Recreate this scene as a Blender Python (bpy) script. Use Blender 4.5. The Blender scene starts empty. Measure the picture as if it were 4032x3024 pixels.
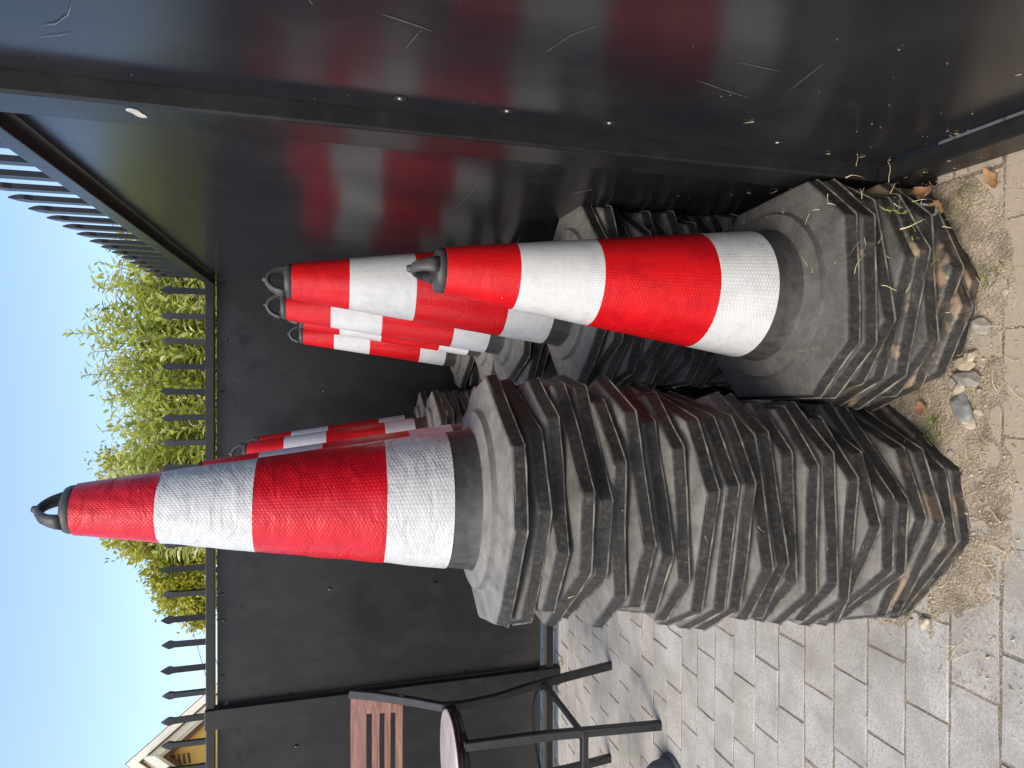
import bpy, bmesh, math, random
from mathutils import Vector, Matrix, noise

R = math.radians
random.seed(11)
S = bpy.context.scene
col = S.collection

# ------------------------------------------------------------------ camera
F, HOR, VPU = 2570.0, 716.0, 1535.0
EYE = Vector((0, 0, 1.23))
th = math.atan(HOR / F)
yaw = math.atan((1512 - VPU) / F * math.cos(th))
fwd = Vector((math.sin(yaw) * math.cos(th), math.cos(yaw) * math.cos(th), -math.sin(th)))
right = Vector((math.cos(yaw), -math.sin(yaw), 0))
up = right.cross(fwd)
cam = bpy.data.cameras.new('camera')
cam.sensor_width = 36
cam.lens = F / 4032 * 36
cam.clip_start = 0.02
cam.clip_end = 2000
camo = bpy.data.objects.new('camera', cam)
col.objects.link(camo)
# the phone was held sideways: picture right = down in the place
m = Matrix.Identity(4)
for i, v in enumerate((-up, right, -fwd, EYE)):
    for r in range(3):
        m[r][i] = v[r]
camo.matrix_world = m
S.camera = camo
S.render.resolution_x, S.render.resolution_y = 1024, 768

# ------------------------------------------------------------------ light
SUN_AZ = R(219)          # compass angle from +Y, clockwise: behind the camera, to the left
SUN_EL = R(50)
sd = Vector((math.sin(SUN_AZ) * math.cos(SUN_EL), math.cos(SUN_AZ) * math.cos(SUN_EL), math.sin(SUN_EL)))
W = bpy.data.worlds.new('World')
S.world = W
W.use_nodes = True
wn = W.node_tree
sky = wn.nodes.new('ShaderNodeTexSky')
sky.sky_type = 'NISHITA'
sky.sun_disc = False
sky.sun_elevation = SUN_EL
sky.sun_rotation = SUN_AZ
sky.air_density = 1.0
sky.dust_density = 2.0
sky.ozone_density = 1.2
wn.links.new(sky.outputs[0], wn.nodes['Background'].inputs[0])
wn.nodes['Background'].inputs[1].default_value = 0.15
sl = bpy.data.lights.new('sun', 'SUN')
sl.energy = 1.25
sl.angle = R(28)
sl.color = (1.0, 0.89, 0.74)
so = bpy.data.objects.new('sun', sl)
col.objects.link(so)
so.rotation_euler = sd.to_track_quat('Z', 'Y').to_euler()
so.location = sd * 30
vs = S.view_settings
vs.view_transform = 'Standard'
vs.look = 'None'
vs.exposure = 1.12
vs.gamma = 1
vs.use_curve_mapping = False


# ------------------------------------------------------------------ material helpers
class Mat:
    def __init__(s, name):
        s.m = bpy.data.materials.new(name)
        s.m.use_nodes = True
        s.t = s.m.node_tree
        s.b = s.t.nodes['Principled BSDF']

    def n(s, kind, **kw):
        x = s.t.nodes.new('ShaderNode' + kind)
        for k, v in kw.items():
            if k in ('i',):
                for kk, vv in v.items():
                    x.inputs[kk].default_value = vv
            else:
                setattr(x, k, v)
        return x

    def l(s, a, b):
        s.t.links.new(a, b)

    def coord(s, kind='Object'):
        return s.n('TexCoord').outputs[kind]

    def map(s, vec, scale=(1, 1, 1), rot=(0, 0, 0), loc=(0, 0, 0)):
        x = s.n('Mapping', i={'Scale': scale, 'Rotation': rot, 'Location': loc})
        s.l(vec, x.inputs[0])
        return x.outputs[0]

    def noise(s, vec, scale, detail=3, rough=.55, dist=0):
        x = s.n('TexNoise', i={'Scale': scale, 'Detail': detail, 'Roughness': rough, 'Distortion': dist})
        s.l(vec, x.inputs['Vector'])
        return x.outputs['Fac']

    def ramp(s, fac, stops, interp='LINEAR'):
        x = s.n('ValToRGB')
        x.color_ramp.interpolation = interp
        el = x.color_ramp.elements
        while len(el) < len(stops):
            el.new(0.5)
        for e, (p, c) in zip(el, stops):
            e.position = p
            if not isinstance(c, tuple):
                c = (c, c, c)
            e.color = (*c, 1)
        s.l(fac, x.inputs[0])
        return x.outputs[0]

    def mix(s, fac, a, b, blend='MIX'):
        x = s.n('Mix', data_type='RGBA', blend_type=blend)
        for sock, v in ((x.inputs[0], fac), (x.inputs[6], a), (x.inputs[7], b)):
            if hasattr(v, 'is_linked') or hasattr(v, 'links'):
                s.l(v, sock)
            elif isinstance(v, tuple):
                sock.default_value = (*v, 1)
            else:
                sock.default_value = v
        return x.outputs[2]

    def math(s, op, a, b=None, c=None):
        x = s.n('Math', operation=op)
        for sock, v in zip(x.inputs, (a, b, c)):
            if v is None:
                continue
            if hasattr(v, 'links'):
                s.l(v, sock)
            else:
                sock.default_value = v
        return x.outputs[0]

    def bump(s, h, strength=.3, dist=.002, normal=None):
        x = s.n('Bump', i={'Strength': strength, 'Distance': dist})
        s.l(h, x.inputs['Height'])
        if normal is not None:
            s.l(normal, x.inputs['Normal'])
        return x.outputs[0]

    def set(s, **kw):
        names = dict(color='Base Color', rough='Roughness', metal='Metallic', spec='Specular IOR Level',
                     normal='Normal', coat='Coat Weight', coatr='Coat Roughness', sheen='Sheen Weight',
                     trans='Transmission Weight', sub='Subsurface Weight')
        for k, v in kw.items():
            sock = s.b.inputs[names[k]]
            if hasattr(v, 'links'):
                s.l(v, sock)
            elif isinstance(v, tuple):
                sock.default_value = (*v, 1)
            else:
                sock.default_value = v
        return s


def objinfo(M):
    return M.n('ObjectInfo').outputs['Random']


def mat_panel(name, back=False):
    M = Mat(name)
    c = M.coord('Object')
    big = M.noise(c, 2.3, 4)
    fine = M.noise(M.map(c, (60, 60, 18)), 1, 4)
    dust = M.noise(M.map(c, (9, 9, 5)), 1, 6, .7)
    specks = M.noise(c, 160, 2)
    f = M.math('MULTIPLY', M.ramp(dust, [(.45, 0.0), (.8, 1.0)]), .35)
    colr = M.mix(f, (.014, .0143, .0170), (.050, .047, .044)) if not back else M.mix(f, (.0155, .0160, .0170), (.052, .048, .043))
    if back:
        s3 = M.n('SeparateXYZ')
        M.l(c, s3.inputs[0])
        hi = M.ramp(s3.outputs[2], [(.0, 0.0), (1.0, 1.0)])
        zz = M.math('MULTIPLY', M.math('SUBTRACT', s3.outputs[2], 1.45), 5.0)
        blot = M.noise(M.map(c, (7, 7, 9), (0, .5, 0)), 1, 6, .7, .8)
        bl = M.math('MULTIPLY', M.ramp(blot, [(.55, 0.0), (.63, 1.0)]), M.math('MAXIMUM', M.math('MINIMUM', zz, 1.0), 0.0))
        colr = M.mix(M.math('MULTIPLY', bl, .8), colr, (.007, .007, .008))
    sp = M.ramp(specks, [(.765, 0.0), (.79, 1.0)])
    colr = M.mix(sp, colr, (.22, .21, .19))
    if back:
        splash = M.math('MULTIPLY', M.math('SUBTRACT', .42, s3.outputs[2]), 2.2)
        spl = M.math('ADD', splash, M.math('MULTIPLY', M.math('SUBTRACT', M.noise(M.map(c, (14, 14, 3)), 1, 5, .7), .5), .9))
        colr = M.mix(M.ramp(spl, [(.15, 0.0), (.9, .35)]), colr, (.085, .075, .06))
    ro = M.math('MULTIPLY_ADD', big, .08, .22 if back else .14)
    ro = M.math('MULTIPLY_ADD', fine, .06, ro)
    nb = M.bump(M.noise(M.map(c, (1.5, 1.5, .9)), 2, 2), .12, .02)
    nb = M.bump(fine, .05, .0006, nb)
    M.set(color=colr, rough=ro, spec=.20 if back else .36, normal=nb)
    return M.m


def mat_frame():
    M = Mat('black_frame_paint')
    c = M.coord('Object')
    d = M.noise(c, 14, 6, .7)
    d2 = M.noise(M.map(c, (120, 120, 25)), 1, 3)
    colr = M.mix(M.ramp(d, [(.45, 0.0), (.8, .5)]), (.012, .012, .0125), (.036, .033, .029))
    M.set(color=colr, rough=M.math('MULTIPLY_ADD', d, .22, .20), spec=.26, normal=M.bump(d2, .10, .0008))
    return M.m


def mat_rubber():
    M = Mat('black_rubber_base')
    c = M.coord('Object')
    rnd = objinfo(M)
    off = M.n('Combine' + 'XYZ')
    M.l(M.math('MULTIPLY', rnd, 37.0), off.inputs[0])
    M.l(M.math('MULTIPLY', rnd, 91.0), off.inputs[1])
    va = M.n('VectorMath', operation='ADD')
    M.l(c, va.inputs[0])
    M.l(off.outputs[0], va.inputs[1])
    p = va.outputs[0]
    dirt = M.n('Attribute', attribute_type='OBJECT', attribute_name='dirt').outputs['Fac']
    sc = M.noise(p, 42, 6, .72)
    fine = M.noise(p, 330, 3, .6)
    blot = M.noise(p, 9, 5, .62)
    streak = M.noise(M.map(p, (90, 90, 9)), 1, 4, .65)
    base = M.mix(M.ramp(blot, [(.3, 0.0), (.72, 1.0)]), (.013, .0125, .0125), (.032, .030, .028))
    base = M.mix(M.ramp(streak, [(.5, 0.0), (.8, .4)]), base, (.085, .08, .07))
    scuff = M.noise(p, 95, 5, .75)
    base = M.mix(M.ramp(scuff, [(.50, 0.0), (.72, .55)]), base, (.105, .098, .086))
    base = M.mix(M.ramp(sc, [(.56, 0.0), (.74, .6)]), base, (.012, .012, .012))
    nz = M.n('SeparateXYZ')
    M.l(M.n('NewGeometry').outputs['Normal'], nz.inputs[0])
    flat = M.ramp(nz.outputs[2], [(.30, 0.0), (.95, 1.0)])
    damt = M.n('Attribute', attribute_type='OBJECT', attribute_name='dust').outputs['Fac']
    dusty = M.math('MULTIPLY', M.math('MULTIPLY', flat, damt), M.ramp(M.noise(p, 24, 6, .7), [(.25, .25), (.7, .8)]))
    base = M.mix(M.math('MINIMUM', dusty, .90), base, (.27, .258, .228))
    # mud settled on the lower bases, with an outline of its own
    mud = M.math('ADD', M.noise(p, 11, 5, .65), M.math('MULTIPLY', dirt, .30))
    mudf = M.math('MULTIPLY', M.ramp(mud, [(.74, 0.0), (.80, 1.0)]), M.ramp(nz.outputs[2], [(.12, .04), (.6, 1.0)]))
    mudc = M.mix(fine, (.16, .105, .055), (.36, .265, .165))
    base = M.mix(M.math('MULTIPLY', mudf, .85), base, mudc)
    h = M.math('ADD', M.math('MULTIPLY', fine, .35), sc)
    M.set(color=base, rough=M.math('MULTIPLY_ADD', blot, .25, .40), spec=.28, normal=M.bump(h, .55, .0016))
    return M.m


def mat_flash():
    M = Mat('dusty_rubber_edge')
    c = M.coord('Object')
    n1 = M.noise(c, 17, 6, .75)
    M.set(color=M.ramp(n1, [(.40, (.03, .028, .025)), (.66, (.24, .21, .165))]), rough=.8)
    return M.m


def hexbump(M, uv, lam):
    s3 = M.n('SeparateXYZ')
    M.l(uv, s3.inputs[0])
    k = 2 * math.pi / lam
    u, v = s3.outputs[0], s3.outputs[1]
    a = M.math('COSINE', M.math('MULTIPLY', u, k))
    tot = a
    for sg in (1, -1):
        q = M.math('MULTIPLY_ADD', u, sg * k * .5, M.math('MULTIPLY', v, k * .8660254))
        tot = M.math('ADD', tot, M.math('COSINE', q))
    return tot


def mat_sheet(name, c1, c2, dirtc, wr=.4):
    M = Mat(name)
    uv = M.coord('UV')
    c = M.coord('Object')
    hx = hexbump(M, uv, .0058)
    hf = M.math('MULTIPLY_ADD', hx, 1 / 4.5, .333)
    cell = M.ramp(hf, [(.10, 0.0), (.45, 1.0)])
    big = M.noise(c, 5, 3)
    colr = M.mix(big, c1, c2)
    colr = M.mix(M.math('MULTIPLY_ADD', cell, -.16, .16), colr, dirtc)
    d = M.noise(M.map(c, (22, 22, 14)), 1, 6, .75)
    colr = M.mix(M.ramp(d, [(.46, 0.0), (.74, .5)]), colr, dirtc)
    rub = M.noise(M.map(c, (16, 16, 60), (.3, .2, 0)), 1, 5, .7, .5)
    colr = M.mix(M.ramp(rub, [(.66, 0.0), (.74, .38)]), colr, (.05, .045, .045))
    fade = M.noise(c, 3.2, 4, .6)
    colr = M.mix(M.ramp(fade, [(.5, 0.0), (.8, .22)]), colr, dirtc)
    spk = M.noise(c, 95, 2)
    colr = M.mix(M.ramp(spk, [(.76, 0.0), (.785, .55)]), colr, (.62, .5, .48))
    wrn = M.noise(M.map(c, (13, 13, 26), (.5, .4, .2)), 1, 3, .6, .6)
    nb = M.bump(wrn, wr, .006)
    nb = M.bump(hf, .55, .0008, nb)
    M.set(color=colr, rough=.36, spec=.26, coat=.14, coatr=.10, normal=nb)
    return M.m


def mat_simple(name, color, rough=.5, spec=.5, var=.25, scale=20, metal=0, bump=.15):
    M = Mat(name)
    c = M.coord('Object')
    n1 = M.noise(c, scale, 5, .65)
    dark = tuple(x * (1 - var) for x in color)
    lite = tuple(min(1, x * (1 + var)) for x in color)
    M.set(color=M.mix(M.ramp(n1, [(.3, 0.0), (.7, 1.0)]), dark, lite), rough=M.math('MULTIPLY_ADD', n1, .2, rough - .1),
          spec=spec, metal=metal, normal=M.bump(M.noise(c, scale * 6, 3), bump, .001))
    return M.m


def mat_paver():
    M = Mat('grey_concrete_paver')
    w = M.n('NewGeometry').outputs['Position']
    rnd = objinfo(M)
    tone = M.ramp(rnd, [(0, (.32, .305, .275)), (.3, (.395, .377, .338)), (.55, (.385, .355, .29)), (.78, (.335, .32, .298)), (1, (.445, .42, .365))])
    fine = M.noise(w, 520, 3, .7)
    mid = M.noise(w, 130, 4, .7)
    big = M.noise(w, 7, 5, .65)
    grain = M.noise(w, 210, 4, .8)
    colr = M.mix(M.ramp(fine, [(.38, 0.0), (.64, 1.0)]), tone, (.47, .45, .415))
    colr = M.mix(M.ramp(grain, [(.50, 0.0), (.66, .75)]), colr, (.19, .182, .168))
    colr = M.mix(M.ramp(grain, [(.34, .6), (.46, 0.0)]), colr, (.52, .505, .475))
    stain = M.noise(w, 2.6, 6, .7, .7)
    colr = M.mix(M.ramp(stain, [(.46, 0.0), (.7, .55)]), colr, (.20, .185, .155))
    colr = M.mix(M.ramp(mid, [(.54, 0.0), (.68, .65)]), colr, (.20, .195, .185))
    colr = M.mix(M.ramp(mid, [(.26, .5), (.36, 0.0)]), colr, (.58, .56, .52))
    colr = M.mix(M.ramp(big, [(.42, 0.0), (.72, .7)]), colr, (.215, .20, .165))
    # sand trodden over the stones in front of the stacks
    s3 = M.n('SeparateXYZ')
    M.l(w, s3.inputs[0])
    y = s3.outputs[1]
    x = s3.outputs[0]
    near = M.math('MULTIPLY', M.math('SUBTRACT', 1.22, y), 2.2)
    lft = M.math('MULTIPLY', M.math('ADD', x, .42), 2.6)
    msk = M.math('MINIMUM', near, lft)
    msk = M.math('ADD', msk, M.math('MULTIPLY', M.math('SUBTRACT', M.noise(w, 9, 6, .7), .5), 1.5))
    sandc = M.mix(fine, (.24, .19, .125), (.44, .37, .27))
    colr = M.mix(M.ramp(msk, [(.05, 0.0), (.55, .85)]), colr, sandc)
    h = M.math('ADD', M.math('MULTIPLY', grain, .7), mid)
    M.set(color=colr, rough=.88, spec=.25, normal=M.bump(h, .55, .0016))
    return M.m


def mat_sand(name, a, b, scale=260):
    M = Mat(name)
    w = M.n('NewGeometry').outputs['Position']
    f = M.noise(w, scale, 4, .75)
    g = M.noise(w, 14, 5, .7)
    v = M.n('TexVoronoi', i={'Scale': 170.0})
    M.l(w, v.inputs['Vector'])
    colr = M.mix(M.ramp(f, [(.35, 0.0), (.65, 1.0)]), a, b)
    colr = M.mix(M.ramp(g, [(.45, 0.0), (.7, .7)]), colr, tuple(x * .45 for x in a))
    colr = M.mix(M.ramp(v.outputs['Distance'], [(.12, .6), (.2, 0.0)]), colr, (.5, .46, .38))
    M.set(color=colr, rough=.95, spec=.15, normal=M.bump(M.math('ADD', f, v.outputs['Distance']), .8, .003))
    return M.m


def mat_wood():
    M = Mat('reddish_wood_back')
    c = M.coord('Object')
    g = M.noise(M.map(c, (2.5, 40, 60)), 1, 5, .65, 1.5)
    g2 = M.noise(M.map(c, (8, 160, 220)), 1, 3)
    colr = M.ramp(g, [(.28, (.075, .024, .016)), (.5, (.18, .068, .043)), (.72, (.30, .15, .095))])
    colr = M.mix(M.ramp(g2, [(.5, 0.0), (.7, .5)]), colr, (.09, .03, .022))
    M.set(color=colr, rough=.38, spec=.5, normal=M.bump(g2, .12, .0005))
    return M.m


def mat_leaf(name, lo, hi, back):
    M = Mat(name)
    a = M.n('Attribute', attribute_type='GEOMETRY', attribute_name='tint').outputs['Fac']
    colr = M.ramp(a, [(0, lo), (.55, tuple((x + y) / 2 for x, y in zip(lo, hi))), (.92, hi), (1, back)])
    M.set(color=colr, rough=.42, spec=.45)
    tr = M.n('BsdfTranslucent')
    M.l(M.mix(.5, colr, hi), tr.inputs[0])
    mx = M.n('MixShader', i={0: .5})
    M.l(M.b.outputs[0], mx.inputs[1])
    M.l(tr.outputs[0], mx.inputs[2])
    M.l(mx.outputs[0], M.t.nodes['Material Output'].inputs[0])
    return M.m


PANEL = mat_panel('black_gloss_panel')
BACKPANEL = mat_panel('black_weathered_panel', True)
FRAME = mat_frame()
RUBBER = mat_rubber()
FLASH = mat_flash()
RED = mat_sheet('red_reflective_sheet', (.55, .004, .010), (.62, .010, .010), (.16, .0, .008))
RED_WR = mat_sheet('red_wrinkled_sheet', (.50, .003, .012), (.57, .007, .013), (.15, .0, .008), .8)
WHITE = mat_sheet('white_reflective_sheet', (.55, .56, .57), (.63, .63, .605), (.30, .315, .32), .35)
WHITE_WR = mat_sheet('white_wrinkled_sheet', (.50, .51, .52), (.58, .58, .56), (.27, .285, .29), .9)
CAPM = mat_simple('black_rubber_cap', (.045, .044, .042), .5, .4, .45, 45, 0, .4)
PAVER = mat_paver()
JOINT = mat_sand('joint_sand', (.17, .145, .105), (.33, .29, .22))
SAND = mat_sand('loose_sand', (.22, .175, .12), (.42, .36, .27))
FARGROUND = mat_sand('dry_ground', (.26, .23, .18), (.36, .32, .26), 40)
STEEL = mat_simple('black_chair_steel', (.017, .017, .018), .33, .5, .3, 30, 0, .1)
SEATM = mat_simple('pale_worn_seat_top', (.55, .49, .47), .22, .6, .18, 9, 0, .05)
SEATE = mat_simple('dark_red_seat_edge', (.03, .008, .008), .15, .6, .3, 20, 0, .05)
WOOD = mat_wood()
TAN = mat_simple('tan_bare_wood', (.55, .40, .22), .6)
SCREW = mat_simple('screw_steel', (.33, .33, .31), .35, .5, .3, 300, .6)
HALO = mat_simple('scuffed_paint', (.022, .022, .022), .5, .4, .3, 60)
SCUFF = mat_simple('pale_scratch', (.17, .165, .155), .7, .3, .5, 120)
PAINTCHIP = mat_simple('bare_primer', (.55, .52, .45), .6, .3, .25, 90)
YELLOW = mat_simple('ochre_render', (.85, .53, .14), .85, .2, .12, 3)
CREAM = mat_simple('cream_trim', (.88, .82, .66), .6, .3, .1, 4)
BROWN = mat_simple('shade_slot_brown', (.16, .075, .035), .7)  # brown for the painted shade under the gable trim and the vent slots
ROOF = mat_simple('roof_tile', (.25, .12, .08), .8, .2, .3, 12)
STONE = [mat_simple('stone_a', (.27, .25, .215), .85, .2, .35, 60, 0, .6),
         mat_simple('stone_b', (.40, .34, .245), .85, .2, .3, 60, 0, .6),
         mat_simple('stone_c', (.20, .205, .19), .85, .2, .4, 60, 0, .6)]
STRAW = mat_simple('dry_straw', (.52, .44, .25), .7, .3, .35, 30)
DRYLEAF = mat_simple('dry_leaf', (.30, .175, .08), .7, .3, .35, 50)
WEED = mat_simple('green_weed', (.17, .20, .05), .6, .3, .4, 60)
LITTER = mat_simple('white_scrap', (.6, .62, .63), .6, .3, .15, 40)
GREYMATTE = mat_simple('dark_grey_matte', (.085, .095, .11), .6, .4, .15, 60, 0, .25)
BARK = mat_simple('bark', (.13, .10, .065), .85, .2, .4, 30, 0, .6)
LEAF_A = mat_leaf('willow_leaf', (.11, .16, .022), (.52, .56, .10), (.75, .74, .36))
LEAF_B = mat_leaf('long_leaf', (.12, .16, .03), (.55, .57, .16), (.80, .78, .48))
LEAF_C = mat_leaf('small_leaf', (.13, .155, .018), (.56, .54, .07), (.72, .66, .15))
WIRE = mat_simple('cable', (.05, .06, .07), .6)


# ------------------------------------------------------------------ mesh helpers
class MB:
    def __init__(s):
        s.v, s.f, s.mi, s.sm = [], [], [], []

    def add(s, vs, fs, mi=0, smooth=False):
        o = len(s.v)
        s.v += [tuple(v) for v in vs]
        for f in fs:
            s.f.append([i + o for i in f])
            s.mi.append(mi)
            s.sm.append(smooth)
        return s

    def box(s, a, b, mi=0, bev=0.0):
        x0, y0, z0 = a
        x1, y1, z1 = b
        if bev <= 0:
            vs = [(x, y, z) for z in (z0, z1) for x, y in ((x0, y0), (x1, y0), (x1, y1), (x0, y1))]
            fs = [(0, 3, 2, 1), (4, 5, 6, 7), (0, 1, 5, 4), (1, 2, 6, 5), (2, 3, 7, 6), (3, 0, 4, 7)]
            return s.add(vs, fs, mi)
        bm = bmesh.new()
        bmesh.ops.create_cube(bm, size=1)
        for v in bm.verts:
            v.co = Vector(((x0 + x1) / 2 + v.co.x * (x1 - x0), (y0 + y1) / 2 + v.co.y * (y1 - y0), (z0 + z1) / 2 + v.co.z * (z1 - z0)))
        bmesh.ops.bevel(bm, geom=bm.edges[:], offset=bev, segments=2, affect='EDGES', profile=.6)
        bm.verts.ensure_lookup_table()
        bm.verts.index_update()
        s.add([v.co for v in bm.verts], [[v.index for v in f.verts] for f in bm.faces], mi)
        bm.free()
        return s

    def tube(s, pts, rad, n=10, mi=0, caps=True, sq=False, smooth=True):
        """sweep a round (or square) section along pts; rad is a number, list, or (w,h)"""
        pts = [Vector(p) for p in pts]
        rings = []
        prev = None
        for i, p in enumerate(pts):
            t = (pts[min(i + 1, len(pts) - 1)] - pts[max(i - 1, 0)]).normalized()
            if prev is None:
                a = Vector((0, 0, 1)) if abs(t.z) < .9 else Vector((0, 1, 0))
                nx = t.cross(a).normalized()
            else:
                nx = (prev - t * prev.dot(t)).normalized()
            prev = nx
            ny = t.cross(nx)
            r = rad[i] if isinstance(rad, list) else rad
            if sq:
                w, h = r if isinstance(r, tuple) else (r, r)
                ring = [p + nx * (w * cx) + ny * (h * cy) for cx, cy in ((-1, -.8), (-.8, -1), (.8, -1), (1, -.8), (1, .8), (.8, 1), (-.8, 1), (-1, .8))]
            else:
                w, h = r if isinstance(r, tuple) else (r, r)
                ring = [p + nx * (w * math.cos(2 * math.pi * k / n)) + ny * (h * math.sin(2 * math.pi * k / n)) for k in range(n)]
            rings.append(ring)
        k = len(rings[0])
        vs = [v for r in rings for v in r]
        fs = []
        for i in range(len(rings) - 1):
            for j in range(k):
                fs.append((i * k + j, i * k + (j + 1) % k, (i + 1) * k + (j + 1) % k, (i + 1) * k + j))
        if caps:
            fs.append(tuple(range(k))[::-1])
            fs.append(tuple((len(rings) - 1) * k + j for j in range(k)))
        return s.add(vs, fs, mi, smooth and not sq)

    def lathe(s, prof, n=48, mi=0, cx=0, cy=0, smooth=True, closed=False):
        vs = [(cx + r * math.cos(2 * math.pi * k / n), cy + r * math.sin(2 * math.pi * k / n), z) for r, z in prof for k in range(n)]
        fs = []
        for i in range(len(prof) - 1):
            for j in range(n):
                fs.append((i * n + j, i * n + (j + 1) % n, (i + 1) * n + (j + 1) % n, (i + 1) * n + j))
        if closed:
            fs.append(tuple((len(prof) - 1) * n + j for j in range(n)))
        return s.add(vs, fs, mi, smooth)

    def mesh(s, name, mats):
        me = bpy.data.meshes.new(name)
        me.from_pydata(s.v, [], s.f)
        for mm in (mats if isinstance(mats, (list, tuple)) else [mats]):
            me.materials.append(mm)
        me.polygons.foreach_set('material_index', s.mi)
        me.polygons.foreach_set('use_smooth', s.sm)
        me.update()
        return me

    def obj(s, name, mats, parent=None):
        return link(name, s.mesh(name, mats), parent)


def link(name, me, parent=None, loc=None, rz=None):
    o = bpy.data.objects.new(name, me)
    col.objects.link(o)
    if parent is not None:
        o.parent = parent
    if loc is not None:
        o.location = loc
    if rz is not None:
        o.rotation_euler = (0, 0, rz)
    return o


def tag(o, label=None, cat=None, group=None, kind=None):
    if label:
        o['label'] = label
    if cat:
        o['category'] = cat
    if group:
        o['group'] = group
    if kind:
        o['kind'] = kind
    return o


def empty(name, loc, label, cat, group=None, rz=0):
    o = link(name, None, None, loc, rz)
    o.empty_display_size = .1
    return tag(o, label, cat, group)


ORD = ['', 'first', 'second', 'third', 'fourth', 'fifth', 'sixth', 'seventh', 'eighth', 'ninth', 'tenth', 'eleventh', 'twelfth',
       'thirteenth', 'fourteenth', 'fifteenth', 'sixteenth', 'seventeenth', 'eighteenth', 'nineteenth', 'twentieth',
       'twenty-first', 'twenty-second', 'twenty-third', 'twenty-fourth', 'twenty-fifth', 'twenty-sixth']

# ------------------------------------------------------------------ ground and pavement
tag(MB().add([(-300, -300, -.05), (300, -300, -.05), (300, 600, -.05), (-300, 600, -.05)], [(0, 1, 2, 3)]).obj('ground', FARGROUND), kind='structure')
pav = tag(MB().add([(-9, -5, -.0022), (1.2, -5, -.0022), (1.2, 6.5, -.0022), (-9, 6.5, -.0022)], [(0, 1, 2, 3)]).obj('pavement', JOINT), kind='structure')

ROW0, ROWP, PL = .944, .1063, .206


def paver_mesh(name, w, d, seed):
    rr = random.Random(seed)
    b = MB()
    hx, hy = w / 2, d / 2
    ch = .0026
    rings = []
    nx, ny = 5, 3
    def ring(ix, iy, z, jit):
        pts = []
        for i in range(nx):
            pts.append((-ix + 2 * ix * i / nx, -iy))
        for i in range(ny):
            pts.append((ix, -iy + 2 * iy * i / ny))
        for i in range(nx):
            pts.append((ix - 2 * ix * i / nx, iy))
        for i in range(ny):
            pts.append((-ix, iy - 2 * iy * i / ny))
        return [(x + rr.uniform(-jit, jit), y + rr.uniform(-jit, jit), z + rr.uniform(-jit, jit) * .3) for x, y in pts]
    n = 2 * (nx + ny)
    r0 = ring(hx, hy, -.05, 0)
    r1 = ring(hx, hy, -.0032, .0013)
    r2 = ring(hx - ch, hy - ch, 0, .0014)
    vs = r0 + r1 + r2
    fs = []
    for i in range(2):
        for j in range(n):
            fs.append((i * n + j, i * n + (j + 1) % n, (i + 1) * n + (j + 1) % n, (i + 1) * n + j))
    fs.append(tuple(2 * n + j for j in range(n)))
    b.add(vs, fs)
    return b.mesh(name, PAVER)


PAVM = [paver_mesh('paver', PL - .0030, ROWP - .0038, k) for k in range(6)]
rr = random.Random(5)
rest = MB()
for n in range(-9, 52):
    y = ROW0 + ROWP * (n + .5)
    shift = (0 if n % 2 else PL / 2) + rr.uniform(-.012, .012)
    for k in range(-44, 7):
        x = k * PL + shift
        if x > 1.1:
            continue
        edge = -.63 * max(y, .6) - .22
        seen = .80 < y < 3.42 and edge < x < .47
        z = rr.uniform(-.0016, .0016)
        if seen:
            o = link('paver', rr.choice(PAVM), pav, (x, y, z), 0)
            o.rotation_euler = (rr.uniform(-.006, .006), rr.uniform(-.006, .006), rr.uniform(-.006, .006) + (math.pi if rr.random() < .5 else 0))
        else:
            hx, hy = PL / 2 - .003, ROWP / 2 - .003
            c = .003
            rest.add([(x - hx, y - hy, z - .012), (x + hx, y - hy, z - .012), (x + hx, y + hy, z - .012), (x - hx, y + hy, z - .012),
                      (x - hx + c, y - hy + c, z), (x + hx - c, y - hy + c, z), (x + hx - c, y + hy - c, z), (x - hx + c, y + hy - c, z)],
                     [(4, 5, 6, 7), (0, 1, 5, 4), (1, 2, 6, 5), (2, 3, 7, 6), (3, 0, 4, 7)])
tag(rest.obj('outlying_pavers', PAVER, pav), kind='stuff')

# drift of loose sand banked against the feet of the two front stacks
b = MB()
NX, NY = 150, 70
x0, x1, y0, y1 = -.78, .44, .72, 1.30
vs, fs = [], []
for j in range(NY + 1):
    for i in range(NX + 1):
        x = x0 + (x1 - x0) * i / NX
        y = y0 + (y1 - y0) * j / NY
        dl = math.hypot(x + .295, y - 1.255)
        dr = math.hypot(x - .185, y - 1.225)
        h = max(math.exp(-((dl - .25) / .075) ** 2) * 1.05, math.exp(-((dr - .25) / .08) ** 2) * 1.1, math.exp(-((x - .0) / .16) ** 2 - ((y - 1.06) / .13) ** 2) * 1.1,
                math.exp(-((x - .33) / .1) ** 2 - ((y - .98) / .12) ** 2) * .7,
                math.exp(-(max(0, abs(x - .02) - .30) / .10) ** 2 - (max(0, abs(y - 1.0) - .055) / .045) ** 2) * .78)
        nz = noise.fractal(Vector((x * 9, y * 9, 1.3)), .9, 2.1, 5) * .009 + noise.noise(Vector((x * 90, y * 90, 0))) * .0012
        z = -.010 + h * .0150 + nz * (.25 + h)
        if x < -.45 and y > 1.1:
            z -= .01
        edgef = min(i, NX - i, j, NY - j)
        if edgef < 4:
            z -= .02
        vs.append((x, y, z))
for j in range(NY):
    for i in range(NX):
        a = j * (NX + 1) + i
        fs.append((a, a + 1, a + NX + 2, a + NX + 1))
b.add(vs, fs, 0, True)
tag(b.obj('sand', SAND), 'loose tan sand drifted round the feet of the two front cone stacks', 'sand', kind='stuff')

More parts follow.
